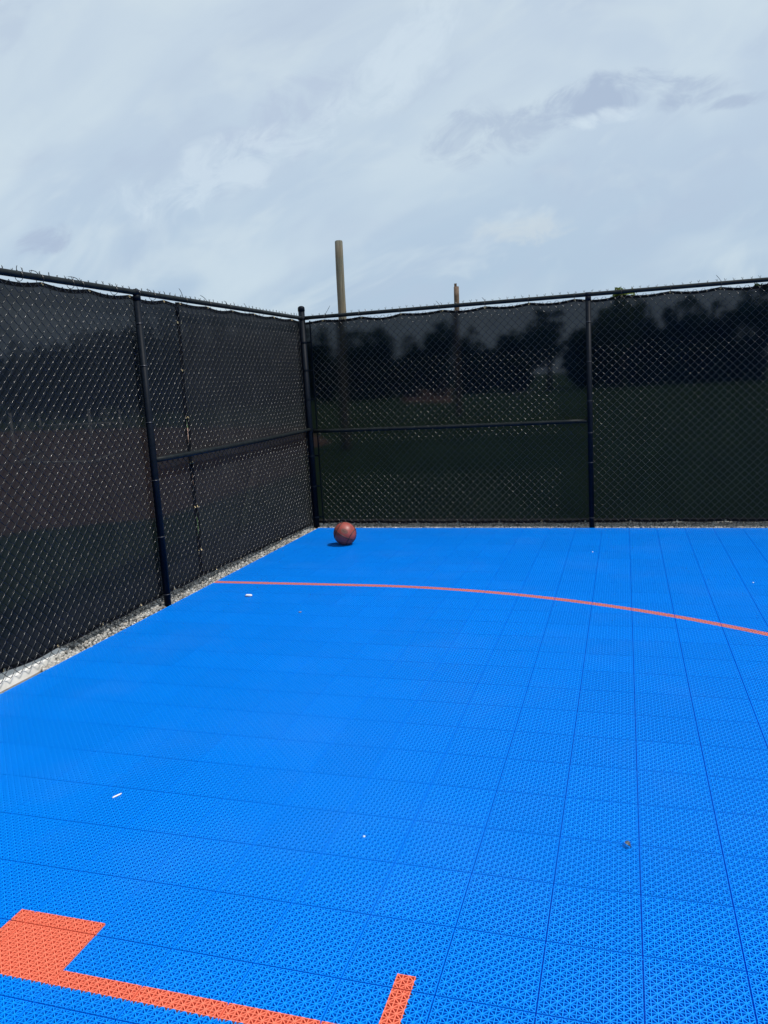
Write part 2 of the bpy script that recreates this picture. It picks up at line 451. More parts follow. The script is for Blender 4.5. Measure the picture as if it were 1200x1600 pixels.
# ------------------------------------------------------------------ fences
# A fence runs along a unit direction e (horizontal); n points to the court.
R_RAIL, R_POST = 0.0235, 0.0305
Z_RAIL = 2.704
HW = 0.044          # half a mesh diamond
def P(base, e, s, d, z):
    return (base[0]+e[0]*s+e[2]*d, base[1]+e[1]*s+e[3]*d, z)
def chain_link(name, base, e, s0, s1, parent, org):
    """every spiral wire of the mesh: flattened zigzag columns hooked into each other"""
    r, sub, dep = 0.0025, 5, 0.0062
    z0, z1 = 0.035, 2.700
    nk = int((z1-z0)/HW)
    dirs = np.array([[e[0], e[1], 0], [e[2], e[3], 0], [0, 0, 1.0]])      # s, d, z
    ncol = int((s1-s0)/HW)
    Vs = []; Fs = []; tot = 0
    ks = np.arange(nk+1)
    for i in range(ncol):
        par = (ks + i) % 2
        s = s0 + i*HW + par*HW + np.where(par == 1, 0.0014, -0.0014) + rng.normal(0, 0.0012, nk+1)
        zc = z0 + ks*HW + rng.normal(0, 0.0010, nk+1)
        front = np.where(par == 0, 1.0, -1.0)*dep       # front where the wire climbs to the right
        q = np.array([0.0, 0.16, 0.5, 0.84])
        Q = np.empty((nk, 4, 3))
        Q[:, :, 0] = s[:-1, None] + (s[1:]-s[:-1])[:, None]*q
        Q[:, :, 2] = zc[:-1, None] + (zc[1:]-zc[:-1])[:, None]*q
        Q[:, :, 1] = front[:-1, None]*np.array([0.0, 0.72, 1.0, 0.72])
        Q = Q.reshape(-1, 3)
        t = np.gradient(Q, axis=0); t /= np.linalg.norm(t, axis=1)[:, None]
        nrm = np.array([0, 1.0, 0]); b_ = np.cross(t, nrm); b_ /= np.linalg.norm(b_, axis=1)[:, None]
        u_ = np.cross(b_, t)
        m_ = len(Q)
        ang = 2*np.pi*np.arange(sub)/sub
        ringv = Q[:, None, :] + r*(np.cos(ang)[None, :, None]*b_[:, None, :] + np.sin(ang)[None, :, None]*u_[:, None, :])
        Vs.append(ringv.reshape(-1, 3))
        idx = np.arange(m_*sub).reshape(m_, sub) + tot
        a = idx[:-1]; c = idx[1:]
        Fs.append(np.stack([a, np.roll(a, -1, 1), np.roll(c, -1, 1), c], -1).reshape(-1, 4))
        tot += m_*sub
    V = np.concatenate(Vs) @ dirs + np.array([base[0], base[1], 0])
    F = np.concatenate(Fs)
    mb = MB(); mb.v = [V]; mb.n = len(V); mb.f = F.tolist()
    # twisted and splayed wire ends along the top
    for i in range(0, ncol, 2):
        s = s0 + (i + 1)*HW + rng.normal(0, 0.003); h = 2.738 + rng.normal(0, 0.004)
        mb.tube([P(base, e, s-0.002, 0, 2.688), P(base, e, s+0.002, 0.002, h)], 0.0030, 5)
        for k in (-1, 1):
            mb.tube([P(base, e, s, 0, h-0.004), P(base, e, s+k*(0.010+rng.normal(0, 0.003)), rng.normal(0, 0.003), h+0.016+rng.normal(0, 0.004))], 0.0021, 5)
    return mb.build(name, M['wire'], parent, org, True)

def windscreen(base, e, s0, s1, d, ztop, zbot, parent, org, material, edge0=None, edge1=None, wrinkle=None):
    ns = max(2, int((s1-s0)/0.03)); nz = 54
    V = []; F = []; HF = []
    def disp(s, z):
        v = 0.006*mnoise.noise(Vector((s*1.1, z*0.9, d*50+base[0]))) + 0.004*mnoise.noise(Vector((s*4.2, z*1.3, 3+base[1])))
        if wrinkle: v += wrinkle(s, z)
        return v
    for i in range(ns+1):
        f = i/ns
        for k in range(nz+1):
            q = k/nz
            zt = 0
            sA = s0 + (edge0(zbot(s0)+q*2.5) if edge0 else 0); sB = s1 + (edge1(zbot(s1)+q*2.5) if edge1 else 0)
            s = sA + (sB-sA)*f
            z = zbot(s) + (ztop(s)-zbot(s))*q
            V.append(P(base, e, s, d+disp(s, z), z))
    for i in range(ns):
        for k in range(nz):
            a = i*(nz+1)+k
            F.append((a, a+nz+1, a+nz+2, a+1))
    b = MB(); b.add(V, F)
    o = b.build('windscreen', material, parent, org, True)
    # folded hems all round, a few mm in front of the cloth
    h = MB()
    hh = 0.030
    top = []; bot = []
    for i in range(ns+1):
        s = s0+(s1-s0)*i/ns
        t, bb = ztop(s), zbot(s)
        for z in (t+0.001, t-hh): top.append(P(base, e, s, d+disp(s, z)+0.003, z))
        for z in (bb+hh, bb-0.001): bot.append(P(base, e, s, d+disp(s, z)+0.003, z))
    G = [(2*i, 2*i+1, 2*i+3, 2*i+2) for i in range(ns)]
    h.add(top, G); h.add(bot, G)
    for ed, sgn, sx in ((edge0, 1, s0), (edge1, -1, s1)):
        col = []
        for k in range(nz+1):
            q = k/nz; z = zbot(sx)+(ztop(sx)-zbot(sx))*q
            off = ed(zbot(sx)+q*2.5) if ed else 0
            for w_ in (0, 0.035):
                s = sx+off+sgn*w_
                col.append(P(base, e, s, d+disp(s, z)+0.0035, z))
        h.add(col, [(2*k, 2*k+1, 2*k+3, 2*k+2) for k in range(nz)])
    h.build('hem', M['hem'], o, org, True)
    return o

grom = MB(); grom.ring((0, 0, 0), (0, 1, 0), 0.0075, 0.0034, 14, 6)
GROM = grom.build('grommet', M['brass'])
def grommet(parent, base, e, s, d, z, org):
    p = P(base, e, s, d, z)
    return copy(GROM, parent, (p[0]-org[0], p[1]-org[1], p[2]-org[2]), math.atan2(e[1], e[0]))

# masters, copied below
def make_post(r, h, cap):
    b = MB(); b.tube([(0, 0, -0.06), (0, 0, h)], r, 20)
    p = b.build('post', M['pipe'], None, smooth=True)
    c = MB()
    if cap == 'dome':
        c.lathe([(r+0.004, h-0.035), (r+0.004, h+0.002), (r*0.92, h+0.014), (r*0.6, h+0.024), (r*0.2, h+0.028)], 20)
    else:       # loop cap that carries the top rail
        c.lathe([(r+0.003, h-0.03), (r+0.003, h+0.006), (r*0.8, h+0.016)], 20)
    c.build('post_cap', M['pipe'], p, smooth=True)
    return p
for_smooth = []
POST = make_post(R_POST, Z_RAIL-R_RAIL-0.012, 'loop')
tb = MB(); tb.ring((0, 0, 0), (0, 0, 1), R_POST+0.0022, 0.0024, 18, 6)
TIE = tb.build('tie_wire', M['tie_metal'])
def add_post(parent, org, x, y, rz, ties):
    p = copy(POST, parent, (x-org[0], y-org[1], -org[2]), rz)
    for ch in POST.children: copy(ch, p, (0, 0, 0))
    for zt in ties:
        copy(TIE, parent, (x-org[0], y-org[1], zt-org[2]), rz)
    return p
def add_rail(name, base, e, s0, s1, d, z, parent, org, sag=0.0, r=R_RAIL):
    b = MB()
    k = max(2, int((s1-s0)/0.25))
    pts = []
    for i in range(k+1):
        s = s0+(s1-s0)*i/k
        pts.append(P(base, e, s, d, z - sag*math.sin(math.pi*i/k) + 0.0012*mnoise.noise(Vector((s*0.8, z, base[0])))))
    b.tube(pts, r, 16)
    o = b.build(name, M['rail'], parent, org, True)
    return o
def sleeve(base, e, s, d, z, parent, org):
    b = MB()
    b.tube([P(base, e, s-0.03, d, z), P(base, e, s+0.03, d, z)], R_RAIL+0.004, 16)
    return b.build('rail_loop', M['pipe'], parent, org, True)
def zip_tie(base, e, s, d, parent, org, tail, curve, lean):
    """tie looped round the top rail with its cut-off tail standing up"""
    b = MB()
    c = P(base, e, s, d, Z_RAIL-0.012)
    b.ring(c, (e[0], e[1], 0), R_RAIL+0.010, 0.0022, 16, 5)
    head = P(base, e, s, d-0.012, Z_RAIL+R_RAIL+0.002)
    b.box((-0.004, -0.004, -0.004), (0.004, 0.004, 0.004), None, head)
    if tail > 0:
        pts = []
        for i in range(7):
            q = i/6
            pts.append(P(base, e, s + lean*tail*q + curve*q*q, d-0.012+0.01*q, Z_RAIL+R_RAIL+tail*q*(1-0.0*q) - abs(curve)*0.5*q*q))
        b.tube(pts, [0.0026]*6+[0.0016], 5)
    return b.build('zip_tie', M['zip'], parent, org)

# ---- left fence, runs along +Y, court on +X side
LB = (-3.945, 0.0); LE = (0, 1, 1, 0)
LORG = (-3.945, 3.51, 0.0)
lf = empty('chain_link_fence', LORG, 'black chain-link fence along the left side of the court, screened with two dark cloth panels', 'fence')
POST_L = [(3.51, (0.10, 0.62, 1.12, 1.62, 2.10, 2.45)), (0.05, (0.5, 1.5, 2.3)), (-3.4, (0.5, 1.5, 2.3))]
for y, ties in POST_L:
    add_post(lf, LORG, -3.945, y, 0, ties)
    sleeve(LB, LE, y, 0, Z_RAIL, lf, LORG)
add_rail('top_rail', LB, LE, -4.4, 7.045, 0, Z_RAIL, lf, LORG)
add_rail('mid_rail', LB, LE, 3.545, 7.05, 0, 1.292, lf, LORG, 0.012)
chain_link('chain_link_mesh', (LB[0]-0.0365, 0), LE, -4.4, 7.04, lf, LORG)
def zb_left(s):
    ys = [-4.5, 1.6, 1.95, 2.9, 3.5, 4.3, 5.4, 7.2]; zs = [0.07, 0.088, 0.068, 0.070, 0.072, 0.076, 0.055, 0.032]
    return float(np.interp(s, ys, zs)) - 0.010*math.sin(math.pi*((s-0.1) % 0.52)/0.52)
def scallop(g0, step, hi, sag):
    def f(s):
        q = ((s-g0) % step)/step; k = math.floor((s-g0)/step)
        a = sag*(0.65+0.7*((math.sin(k*12.9898)*43758.5453) % 1))
        return hi - a*math.sin(math.pi*q)
    return f
ztl_A = scallop(0.39, 0.52, 2.690, 0.024); ztl_B = scallop(4.30, 0.52, 2.692, 0.018)
DL = -0.076
def seamA(z): return 0.012*math.sin(z*2.1+0.4) + (0.030*math.exp(-((z-2.25)/0.35)**2)) - 0.008*math.exp(-((z-1.4)/0.15)**2)
def seamB(z):
    gap = 0.030*math.exp(-((z-1.44)/0.11)**2) + 0.022*math.exp(-((z-0.98)/0.12)**2) + 0.034*math.exp(-((z-0.55)/0.15)**2) + 0.016*math.exp(-((z-2.52)/0.06)**2)
    return 0.012*math.sin(z*2.1+0.4) + (0.030*math.exp(-((z-2.25)/0.35)**2)) + gap
def wrA(s, z): return 0.004*math.exp(-((s-4.1)/0.06)**2)
def wrB(s, z):
    c = 5.05 + (z-0.2)*0.62
    a = -0.034*math.exp(-((s-c)/0.045)**2)*math.exp(-((z-0.65)/0.40)**2)
    a -= 0.012*math.exp(-((s-4.45-(2.3-z)*0.10)/0.05)**2)*math.exp(-((z-1.9)/0.45)**2)
    a -= 0.008*math.exp(-((z-1.18)/0.05)**2)*math.exp(-((s-6.0)/0.6)**2)
    return a
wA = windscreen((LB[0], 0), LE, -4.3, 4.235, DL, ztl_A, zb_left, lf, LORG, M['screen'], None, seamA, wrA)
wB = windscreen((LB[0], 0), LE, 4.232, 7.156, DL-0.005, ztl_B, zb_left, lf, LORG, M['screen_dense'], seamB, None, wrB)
for k in range(-8, 8):
    s = 0.39+0.52*k
    if s < 4.2:
        grommet(wA, LB, LE, s, DL+0.009, ztl_A(s)-0.014, LORG); grommet(wA, LB, LE, s-0.29, DL+0.009, zb_left(s-0.29)+0.012, LORG)
for k in range(0, 6):
    s = 4.30+0.52*k
    if s < 6.98:
        grommet(wB, LB, LE, s, DL+0.009, ztl_B(s)-0.014, LORG); grommet(wB, LB, LE, s+0.22, DL+0.009, zb_left(s+0.22)+0.012, LORG)
for z in (2.50, 2.06, 1.62, 1.19, 0.76, 0.33):
    grommet(wA, LB, LE, 4.215+seamA(z), DL+0.010, z, LORG)
    g = grommet(wB, LB, LE, 4.255+seamB(z), DL+0.010, z, LORG)
for s, tail, cv, ln in [(1.65, 0.0, 0, 0), (2.17, 0.045, 0.02, -0.5), (2.37, 0.050, -0.07, -0.5), (2.69, 0.0, 0, 0), (2.80, 0.055, -0.08, -0.9), (3.21, 0.03, -0.05, 0.4),
                        (3.52, 0.035, 0.06, -1.0), (3.75, 0.045, -0.06, -0.5), (4.27, 0.09, -0.03, -0.5), (4.71, 0.07, -0.05, -1.3), (5.12, 0.05, -0.04, -0.8), (5.55, 0.05, -0.02, -0.9), (5.9, 0.03, -0.02, -1.0), (6.38, 0.0, 0, 0), (0.9, 0.03, 0, 0.3)]:
    zip_tie(LB, LE, s, 0, lf, LORG, tail, cv, ln)

# ---- far fence, runs along +X, court on -Y side
FB = (0.0, 7.086); FE = (1, 0, 0, -1)
FORG = (-0.426, 7.086, 0.0)
ff = empty('chain_link_fence', FORG, 'black chain-link fence across the back of the court, behind the basketball', 'fence')
for x, ties in [(-0.426, (0.12, 0.78, 1.13, 1.50, 1.95, 2.4)), (3.05, (0.4, 1.3, 2.2)), (6.5, (0.4, 1.3, 2.2))]:
    add_post(ff, FORG, x, 7.086, math.pi/2, ties)
    sleeve(FB, FE, x, 0, Z_RAIL, ff, FORG)
add_rail('top_rail', FB, FE, -3.905, 7.0, 0, Z_RAIL, ff, FORG)
add_rail('mid_rail', FB, FE, -3.90, -0.46, 0, 1.268, ff, FORG, 0.006)
chain_link('chain_link_mesh', (0, FB[1]+0.0365), FE, -3.86, 7.0, ff, FORG)
# corner post with cap, brace bands and tension bars
cp = MB(); cp.tube([(-3.955, 7.09, -0.06), (-3.955, 7.09, 2.825)], 0.0405, 24)
cpo = cp.build('corner_post', M['pipe'], ff, FORG, True)
cc = MB(); cc.lathe([(0.0445, 2.790), (0.0445, 2.827), (0.040, 2.842), (0.027, 2.853), (0.008, 2.858)], 24, (-3.955, 7.09, 0))
cc.build('post_cap', M['pipe'], cpo, FORG, True)
for z in (0.14, 0.55, 0.95, 1.29, 1.68, 2.05, 2.4, 2.69):
    b = MB(); b.lathe([(0.0435, z-0.011), (0.0435, z+0.011)], 24, (-3.955, 7.09, 0))
    b.box((-3.925, 7.105, z-0.010), (-3.868, 7.112, z+0.010)); b.box((-3.985, 7.03, z-0.010), (-3.978, 7.07, z+0.010))
    b.box((-3.894, 7.098, z-0.006), (-3.882, 7.105, z+0.006))
    b.build('tension_band', M['pipe'], cpo, FORG)
b = MB(); b.box((-3.872, 7.118, 0.03), (-3.856, 7.124, 2.67)); b.build('tension_bar', M['pipe'], ff, FORG)
b = MB(); b.box((-3.988, 7.028, 0.03), (-3.982, 7.044, 2.67)); b.build('tension_bar', M['pipe'], lf, LORG)
def zb_far(s): return 0.046 + 0.016*(0.5+0.5*math.sin(s*0.9+0.3)) - 0.010*math.sin(math.pi*((s+0.505) % 0.52)/0.52)
ztf = scallop(-3.70, 0.52, 2.674, 0.026)
DF = -0.074
wF = windscreen((0, FB[1]), FE, -3.985, 6.9, DF, ztf, zb_far, ff, FORG, M['screen_shaded'])
for k in range(0, 20):
    s = -3.70+0.52*k
    grommet(wF, FB, FE, s, DF+0.010, ztf(s)-0.014, FORG)
    s = -3.625+0.52*k
    grommet(wF, FB, FE, s, DF+0.010, zb_far(s)+0.010, FORG)
for s, tail, cv, ln in [(-3.64, 0.105, 0.0, 0.75), (-3.18, 0.0, 0, 0), (-2.66, 0.0, 0, 0), (-2.165, 0.055, -0.01, -0.5), (-1.61, 0.05, -0.01, -0.5), (-1.1, 0, 0, 0), (-0.58, 0.0, 0, 0), (-0.06, 0.0, 0, 0), (0.46, 0, 0, 0), (0.98, 0.075, -0.01, -0.55), (1.5, 0, 0, 0), (2.02, 0.04, 0.01, 0.5)]:
    zip_tie(FB, FE, s, 0, ff, FORG, tail, cv, ln)
for o_ in (GROM, TIE): bpy.data.objects.remove(o_)
for ch in list(POST.children): bpy.data.objects.remove(ch)
bpy.data.objects.remove(POST)

# ------------------------------------------------------------------ gravel and curb
def stones(name, boxes, count, label):
    ph = (1+5**0.5)/2
    ico = np.array([(-1, ph, 0), (1, ph, 0), (-1, -ph, 0), (1, -ph, 0), (0, -1, ph), (0, 1, ph), (0, -1, -ph), (0, 1, -ph), (ph, 0, -1), (ph, 0, 1), (-ph, 0, -1), (-ph, 0, 1)], float)
    ico /= np.linalg.norm(ico[0])
    fc = np.array([(0, 11, 5), (0, 5, 1), (0, 1, 7), (0, 7, 10), (0, 10, 11), (1, 5, 9), (5, 11, 4), (11, 10, 2), (10, 7, 6), (7, 1, 8), (3, 9, 4), (3, 4, 2), (3, 2, 6), (3, 6, 8), (3, 8, 9), (4, 9, 5), (2, 4, 11), (6, 2, 10), (8, 6, 7), (9, 8, 1)])
    Vs = []; Fs = []; t = 0
    for (x0, x1, y0, y1, zlo, zhi), cnt in zip(boxes, count):
        for _ in range(cnt):
            r = rng.uniform(0.007, 0.016)*(1.35 if rng.random() < 0.12 else 1)
            s = np.array([1, rng.uniform(0.6, 0.95), rng.uniform(0.45, 0.8)])*r
            v = ico*rng.uniform(0.75, 1.2, (12, 1))*s
            q, _r = np.linalg.qr(rng.normal(size=(3, 3)))
            v = v @ q.T + np.array([rng.uniform(x0, x1), rng.uniform(y0, y1), rng.uniform(zlo, zhi)])
            Vs.append(v); Fs.append(fc+t); t += 12
    b = MB(); b.v = [np.concatenate(Vs)]; b.n = t; b.f = np.concatenate(Fs).tolist()
    return tag(b.build(name, M['gravel']), label, None, None, 'stuff')
sheet('court_slab', [(CX0-0.03, CY0-0.03), (CX1+0.03, CY0-0.03), (CX1+0.03, CY1+0.01), (CX0-0.03, CY1+0.01)], -0.023, M['asphalt'], label='dark base slab under the court tiles')
stones('gravel', [(-4.55, -3.915, 2.15, 7.5, -0.018, -0.004), (-3.985, -3.915, 1.95, 2.3, -0.018, -0.006), (-4.0, 3.6, 7.055, 7.62, -0.018, -0.004), (-4.6, -4.24, 0.8, 2.3, -0.018, -0.004)],
       [9500, 500, 11000, 1000], 'grey and white crushed gravel under the fences')
def curb():
    b = MB()
    ys = np.linspace(-4.4, 2.33, 60); V = []; F = []
    prof = [(-4.23, -0.03), (-4.225, 0.018), (-4.215, 0.026), (-4.02, 0.030), (-4.008, 0.024), (-4.0, -0.03)]
    for i, y in enumerate(ys):
        taper = 1.0 if y < 1.95 else max(0.0, 1-(y-1.95)/0.40)
        for x, z in prof:
            xx = x + 0.004*mnoise.noise(Vector((y*3, x*5, 1)))
            if taper < 1: xx = -4.10 + (xx+4.10)*(0.45+0.55*taper)
            zz = z if z < 0 else z*(0.3+0.7*taper) + 0.003*mnoise.noise(Vector((y*5, x*9, 4)))
            V.append((xx, y, zz))
    k = len(prof)
    for i in range(len(ys)-1):
        for j in range(k-1): F.append((i*k+j, (i+1)*k+j, (i+1)*k+j+1, i*k+j+1))
    F.append(tuple((len(ys)-1)*k+j for j in range(k))); F.append(tuple(range(k-1, -1, -1)))
    b.add(V, F)
    o = b.build('concrete_curb', M['concrete'], None, (-4.1, 1.5, -0.03))
    tag(o, 'pale concrete strip poking out under the near end of the left fence', 'curb')
curb()

# ------------------------------------------------------------------ basketball
def ball():
    c = Vector((-3.169, 6.035, 0.134)); R = 0.134
    mt, n, out = mat('worn_ball_leather')
    v = objco(n)
    vo = n.n('ShaderNodeTexVoronoi'); n.lk(v, vo.inputs['Vector']); vo.inputs['Scale'].default_value = 330
    f = n.noise(v, 14, 4, 0.6)
    col = n.mix(n.ramp(f, 0.3, 0.7), (0.25, 0.052, 0.042), (0.33, 0.082, 0.066))
    principled(n, out, col, 0.42, 0, vo.outputs['Distance'], 0.25, 0.001, 0.4)
    b = MB(); V = []; F = []; nu, nv = 64, 40
    for i in range(nv+1):
        th = math.pi*i/nv
        for j in range(nu):
            ph = 2*math.pi*j/nu
            V.append((c.x+R*math.sin(th)*math.cos(ph), c.y+R*math.sin(th)*math.sin(ph), c.z+R*math.cos(th)))
    for i in range(nv):
        for j in range(nu):
            q = (j+1) % nu
            F.append((i*nu+j, (i+1)*nu+j, (i+1)*nu+q, i*nu+q))
    b.add(V, F)
    org = (c.x, c.y, 0.0)
    root = empty('basketball', org, 'reddish brown basketball resting on the blue court near the back corner', 'ball')
    cover = b.build('cover', mt, root, org, True)
    me = cover.data
    seam_m = simple('black_rubber_seam', (0.012, 0.010, 0.010), (0.022, 0.018, 0.018), 30, 0.5)
    # seam frame: towards camera = d, right = r, up = u
    d = (Vector((-0.039, -2.35, 1.85))-c).normalized(); r = d.cross(Vector((0, 0, 1))).normalized()*-1; u = d.cross(r)*1
    if u.z < 0: u = -u
    def seam(nrm, off=0.0, bow=0.0):
        nrm = nrm.normalized(); a = nrm.orthogonal().normalized(); b2 = nrm.cross(a)
        pts = []
        for i in range(73):
            t = 2*math.pi*i/72
            o_ = off + bow*math.cos(2*t)
            p = (math.cos(t)*a + math.sin(t)*b2)*math.sqrt(max(0.0, 1-o_*o_)) + nrm*o_
            pts.append(c + p*(R-0.0004))
        s = MB(); s.tube(pts, 0.0046, 6, False)
        s.build('seam', seam_m, root, org, True)
    n1 = (0.50*r + 0.80*u + 0.26*d)          # lower diagonal seam
    seam(n1, -0.02)
    n2 = (0.80*r - 0.50*u + 0.15*d); n2 = n2 - n1.normalized()*n2.dot(n1.normalized())
    seam(n2, 0.62)
    seam(n2, -0.62)
    n3 = n1.cross(n2)
    seam(n3, 0.0)
    # faded oval stamp with three short strokes above the seam
    lm = simple('faded_stamp', (0.12, 0.055, 0.044), (0.19, 0.078, 0.06), 60, 0.75)
    L = MB(); dirv = (d*0.95 + u*0.20 - r*0.05).normalized()
    A = (r*0.86 - u*0.5); A = (A - dirv*A.dot(dirv)).normalized(); Bv = dirv.cross(A)
    V = [tuple(c+dirv*(R+0.0006))]; F = []
    for k in (1, 2):
        for j in range(20):
            t = 2*math.pi*j/20
            p = dirv + (A*math.cos(t)*0.34 + Bv*math.sin(t)*0.20)*k/2
            V.append(tuple(c+p.normalized()*(R+0.0006)))
    for j in range(20):
        q = (j+1) % 20
        F.append((0, 1+j, 1+q)); F.append((1+j, 21+j, 21+q, 1+q))
    L.add(V, F); st = L.build('stamp', lm, root, org, True)
    dk = simple('stamp_ink', (0.03, 0.018, 0.016), (0.045, 0.025, 0.02), 60, 0.6)
    K = MB()
    for x0, y0, x1, y1 in ((-0.16, 0.08, -0.10, -0.09), (-0.10, -0.09, -0.03, 0.07), (-0.03, 0.07, 0.05, -0.09), (0.05, -0.09, 0.12, 0.08)):
        pts = []
        for q in (0, 0.5, 1):
            p = dirv + A*(x0+(x1-x0)*q) + Bv*(y0+(y1-y0)*q)
            pts.append(c+p.normalized()*(R+0.0008))
        K.tube(pts, 0.0013, 4)
    K.build('ink_mark', dk, st, org)
ball()

# ------------------------------------------------------------------ wooden poles
def pole(x, y, h, r0, r1, lx, ly, material, label, notch=False):
    b = MB(); pts = []; rs = []
    for i in range(15):
        q = i/14
        pts.append((x+lx*q+0.015*mnoise.noise(Vector((q*3, x, 1))), y+ly*q, -0.3+(h+0.3)*q)); rs.append((r0+(r1-r0)*q)*(1+0.03*mnoise.noise(Vector((q*6, y, 3)))))
    if not notch:
        pts.append((pts[-1][0], pts[-1][1], h+0.012)); rs.append(rs[-1]*0.9)
    b.tube(pts, rs, 18)
    root = empty('wooden_pole', (x, y, 0), label, 'pole', 'wooden poles beyond the back fence')
    sh = b.build('shaft', material, root, (x, y, 0), True)
    t = MB(); X, Y, Z = pts[-1]
    t.lathe([(rs[-1]*0.96, Z-0.02), (rs[-1]*0.93, Z+0.010), (rs[-1]*0.5, Z+0.018), (0.01, Z+0.020)], 18, (X, Y, 0))
    if notch:
        t.box((-0.10, -0.02, 0), (0.02, 0.02, 0.16), None, (X, Y, Z))
    t.build('cut_top', M['pole_rust'] if notch else M['pole'], root, (x, y, 0))
pole(-7.77, 19.12, 5.80, 0.135, 0.110, 0.10, 0, M['pole'], 'taller, nearer grey weathered wooden pole rising behind the back fence near the corner')
pole(-7.94, 36.5, 6.25, 0.145, 0.125, 0.05, 0, M['pole_rust'], 'shorter looking, farther brown wooden pole peeking over the middle of the back fence', True)

# ------------------------------------------------------------------ trees
def leaf_cloud(mb, c, rx, ry, rz, count, size, blobs=9, flat=0.0):
    cs = []
    for _ in range(blobs):
        p = rng.normal(size=3); p /= np.linalg.norm(p); p *= rng.uniform(0.25, 0.75)
        cs.append((np.array(c)+p*np.array([rx, ry, rz]), rng.uniform(0.28, 0.55)))
    Vs = []
    for _ in range(count):
        cc, k = cs[rng.integers(blobs)]
        p = rng.normal(size=3); p /= np.linalg.norm(p); p *= rng.uniform(0.55, 1.0)**0.5
        pos = cc + p*np.array([rx, ry, rz])*k
        a = rng.normal(size=3); a /= np.linalg.norm(a); bq = np.cross(a, rng.normal(size=3)); bq /= np.linalg.norm(bq)
        s = size*rng.uniform(0.6, 1.4)
        Vs.append([pos-a*s-bq*s*0.2, pos-bq*s*0.55, pos+a*s, pos+bq*s*0.55])
    V = np.array(Vs).reshape(-1, 3)
    mb.add(V, np.arange(len(V)).reshape(-1, 4).tolist())
def trunk(mb, x, y, h, r, limbs=5, spread=1.5):
    mb.tube([(x, y, -0.1), (x+0.1, y, h*0.3), (x-0.05, y+0.1, h*0.6), (x+0.1, y, h*0.92)], [r*1.25, r, r*0.7, r*0.25], 8)
    for k in range(limbs):
        t = rng.uniform(0.35, 0.75); a = rng.uniform(0, 6.28); L = spread*rng.uniform(0.6, 1.1)
        p = (x, y, h*t)
        mb.tube([p, (x+math.cos(a)*L*0.5, y+math.sin(a)*L*0.5, h*t+L*0.4), (x+math.cos(a)*L, y+math.sin(a)*L, h*t+L*0.75)], [r*0.45, r*0.3, r*0.1], 6)
def tree(x, y, h, rx, label, leaves, count=900, lo=0.30, name='tree'):
    root = empty(name, (x, y, 0), label, 'tree', 'trees beyond the fences')
    b = MB(); trunk(b, x, y, h*0.9, 0.22, 6, rx*0.7); b.build('trunk', M['bark'], root, (x, y, 0), True)
    cz = h*(lo+1)/2; rz = h*(1-lo)/2
    b = MB(); leaf_cloud(b, (x, y, cz), rx*1.0, rx*1.0, rz*1.0, count, 0.30, 13)
    # a few shoots at the very top
    leaf_cloud(b, (x, y, h-0.8), rx*0.45, rx*0.45, 0.8, count//8, 0.26, 5)
    b.build('crown', leaves, root, (x, y, 0))
tree(-0.3, 80.0, 9.8, 2.3, 'tree with yellow-green top just showing over the back fence right of its post', M['leaf_light'], 1100, 0.25)
tree(-7.4, 80.5, 8.5, 3.3, 'broad rounded dark tree seen through the back screen just left of its middle post', M['leaf_dark'], 1000, 0.3)
tree(12.3, 79.5, 9.1, 3.0, 'tall dark tree seen through the back screen at the far right', M['leaf_dark'], 1000, 0.3)
tree(-17.6, 76.5, 7.6, 1.8, 'slim dark tree seen through the back screen beside the farther brown pole', M['leaf_dark'], 700, 0.25)
def woods():
    b = MB()
    line = [(-34.1, 81.0, 8.0), (-32.4, 81.6, 8.6), (-30.0, 82.5, 8.7), (-27.6, 83.3, 8.7), (-25.9, 83.9, 8.3), (-23.2, 84.6, 6.6), (-20.4, 85.3, 7.5), (-16.5, 86.1, 6.9), (-14.5, 86.5, 5.9), (-12.7, 86.8, 6.8), (-10.8, 87.0, 7.6),
            (-4.5, 87.5, 7.7), (-3.4, 87.6, 7.2), (-2.0, 87.6, 8.4), (1.6, 87.6, 8.2), (2.7, 87.6, 7.5), (4.2, 87.5, 7.7), (5.8, 87.5, 8.5), (7.1, 87.4, 8.6), (8.2, 87.3, 8.0), (9.5, 87.1, 7.5), (11.0, 87.0, 8.0), (14.8, 86.4, 8.6), (17.4, 86.0, 7.5), (20.5, 85.5, 8.2), (24, 84.5, 8.6), (28, 83, 8.0),
            (-59.7, 58.2, 7.9), (-58.2, 59.7, 8.1), (-56.5, 61.2, 7.9), (-54.8, 62.6, 7.9), (-53.0, 64.2, 8.7), (-51.5, 65.3, 9.2), (-49.5, 66.7, 9.6), (-48.0, 67.8, 9.8), (-46.5, 68.8, 9.6), (-44.9, 69.9, 9.8), (-42.7, 71.2, 9.9), (-40.5, 72.4, 9.5), (-38.1, 73.6, 9.4), (-35.8, 74.8, 8.9),
            (-63, 55, 8.2), (-66, 51, 8.6), (-69, 46, 8.0), (-71, 40, 8.8)]
    for x, y, h in line:
        w_ = 1.5+0.35*rng.random()
        leaf_cloud(b, (x, y, h*0.62), w_, 2.0, h*0.40, 420, 0.34, 7)
        leaf_cloud(b, (x+rng.normal(0, 0.5), y-1.0, h*0.25), 2.4, 1.6, h*0.34, 420, 0.5, 8)
        leaf_cloud(b, (x+rng.normal(0, 0.8), y+6.0, h*0.42), 2.6, 1.6, h*0.42, 330, 0.55, 8)
        trunk(b, x, y, h*0.8, 0.16, 3, 1.2)
    tag(b.build('distant_woods', M['leaf_dark']), 'dark line of distant trees seen through the fence screens', None, None, 'stuff')
woods()

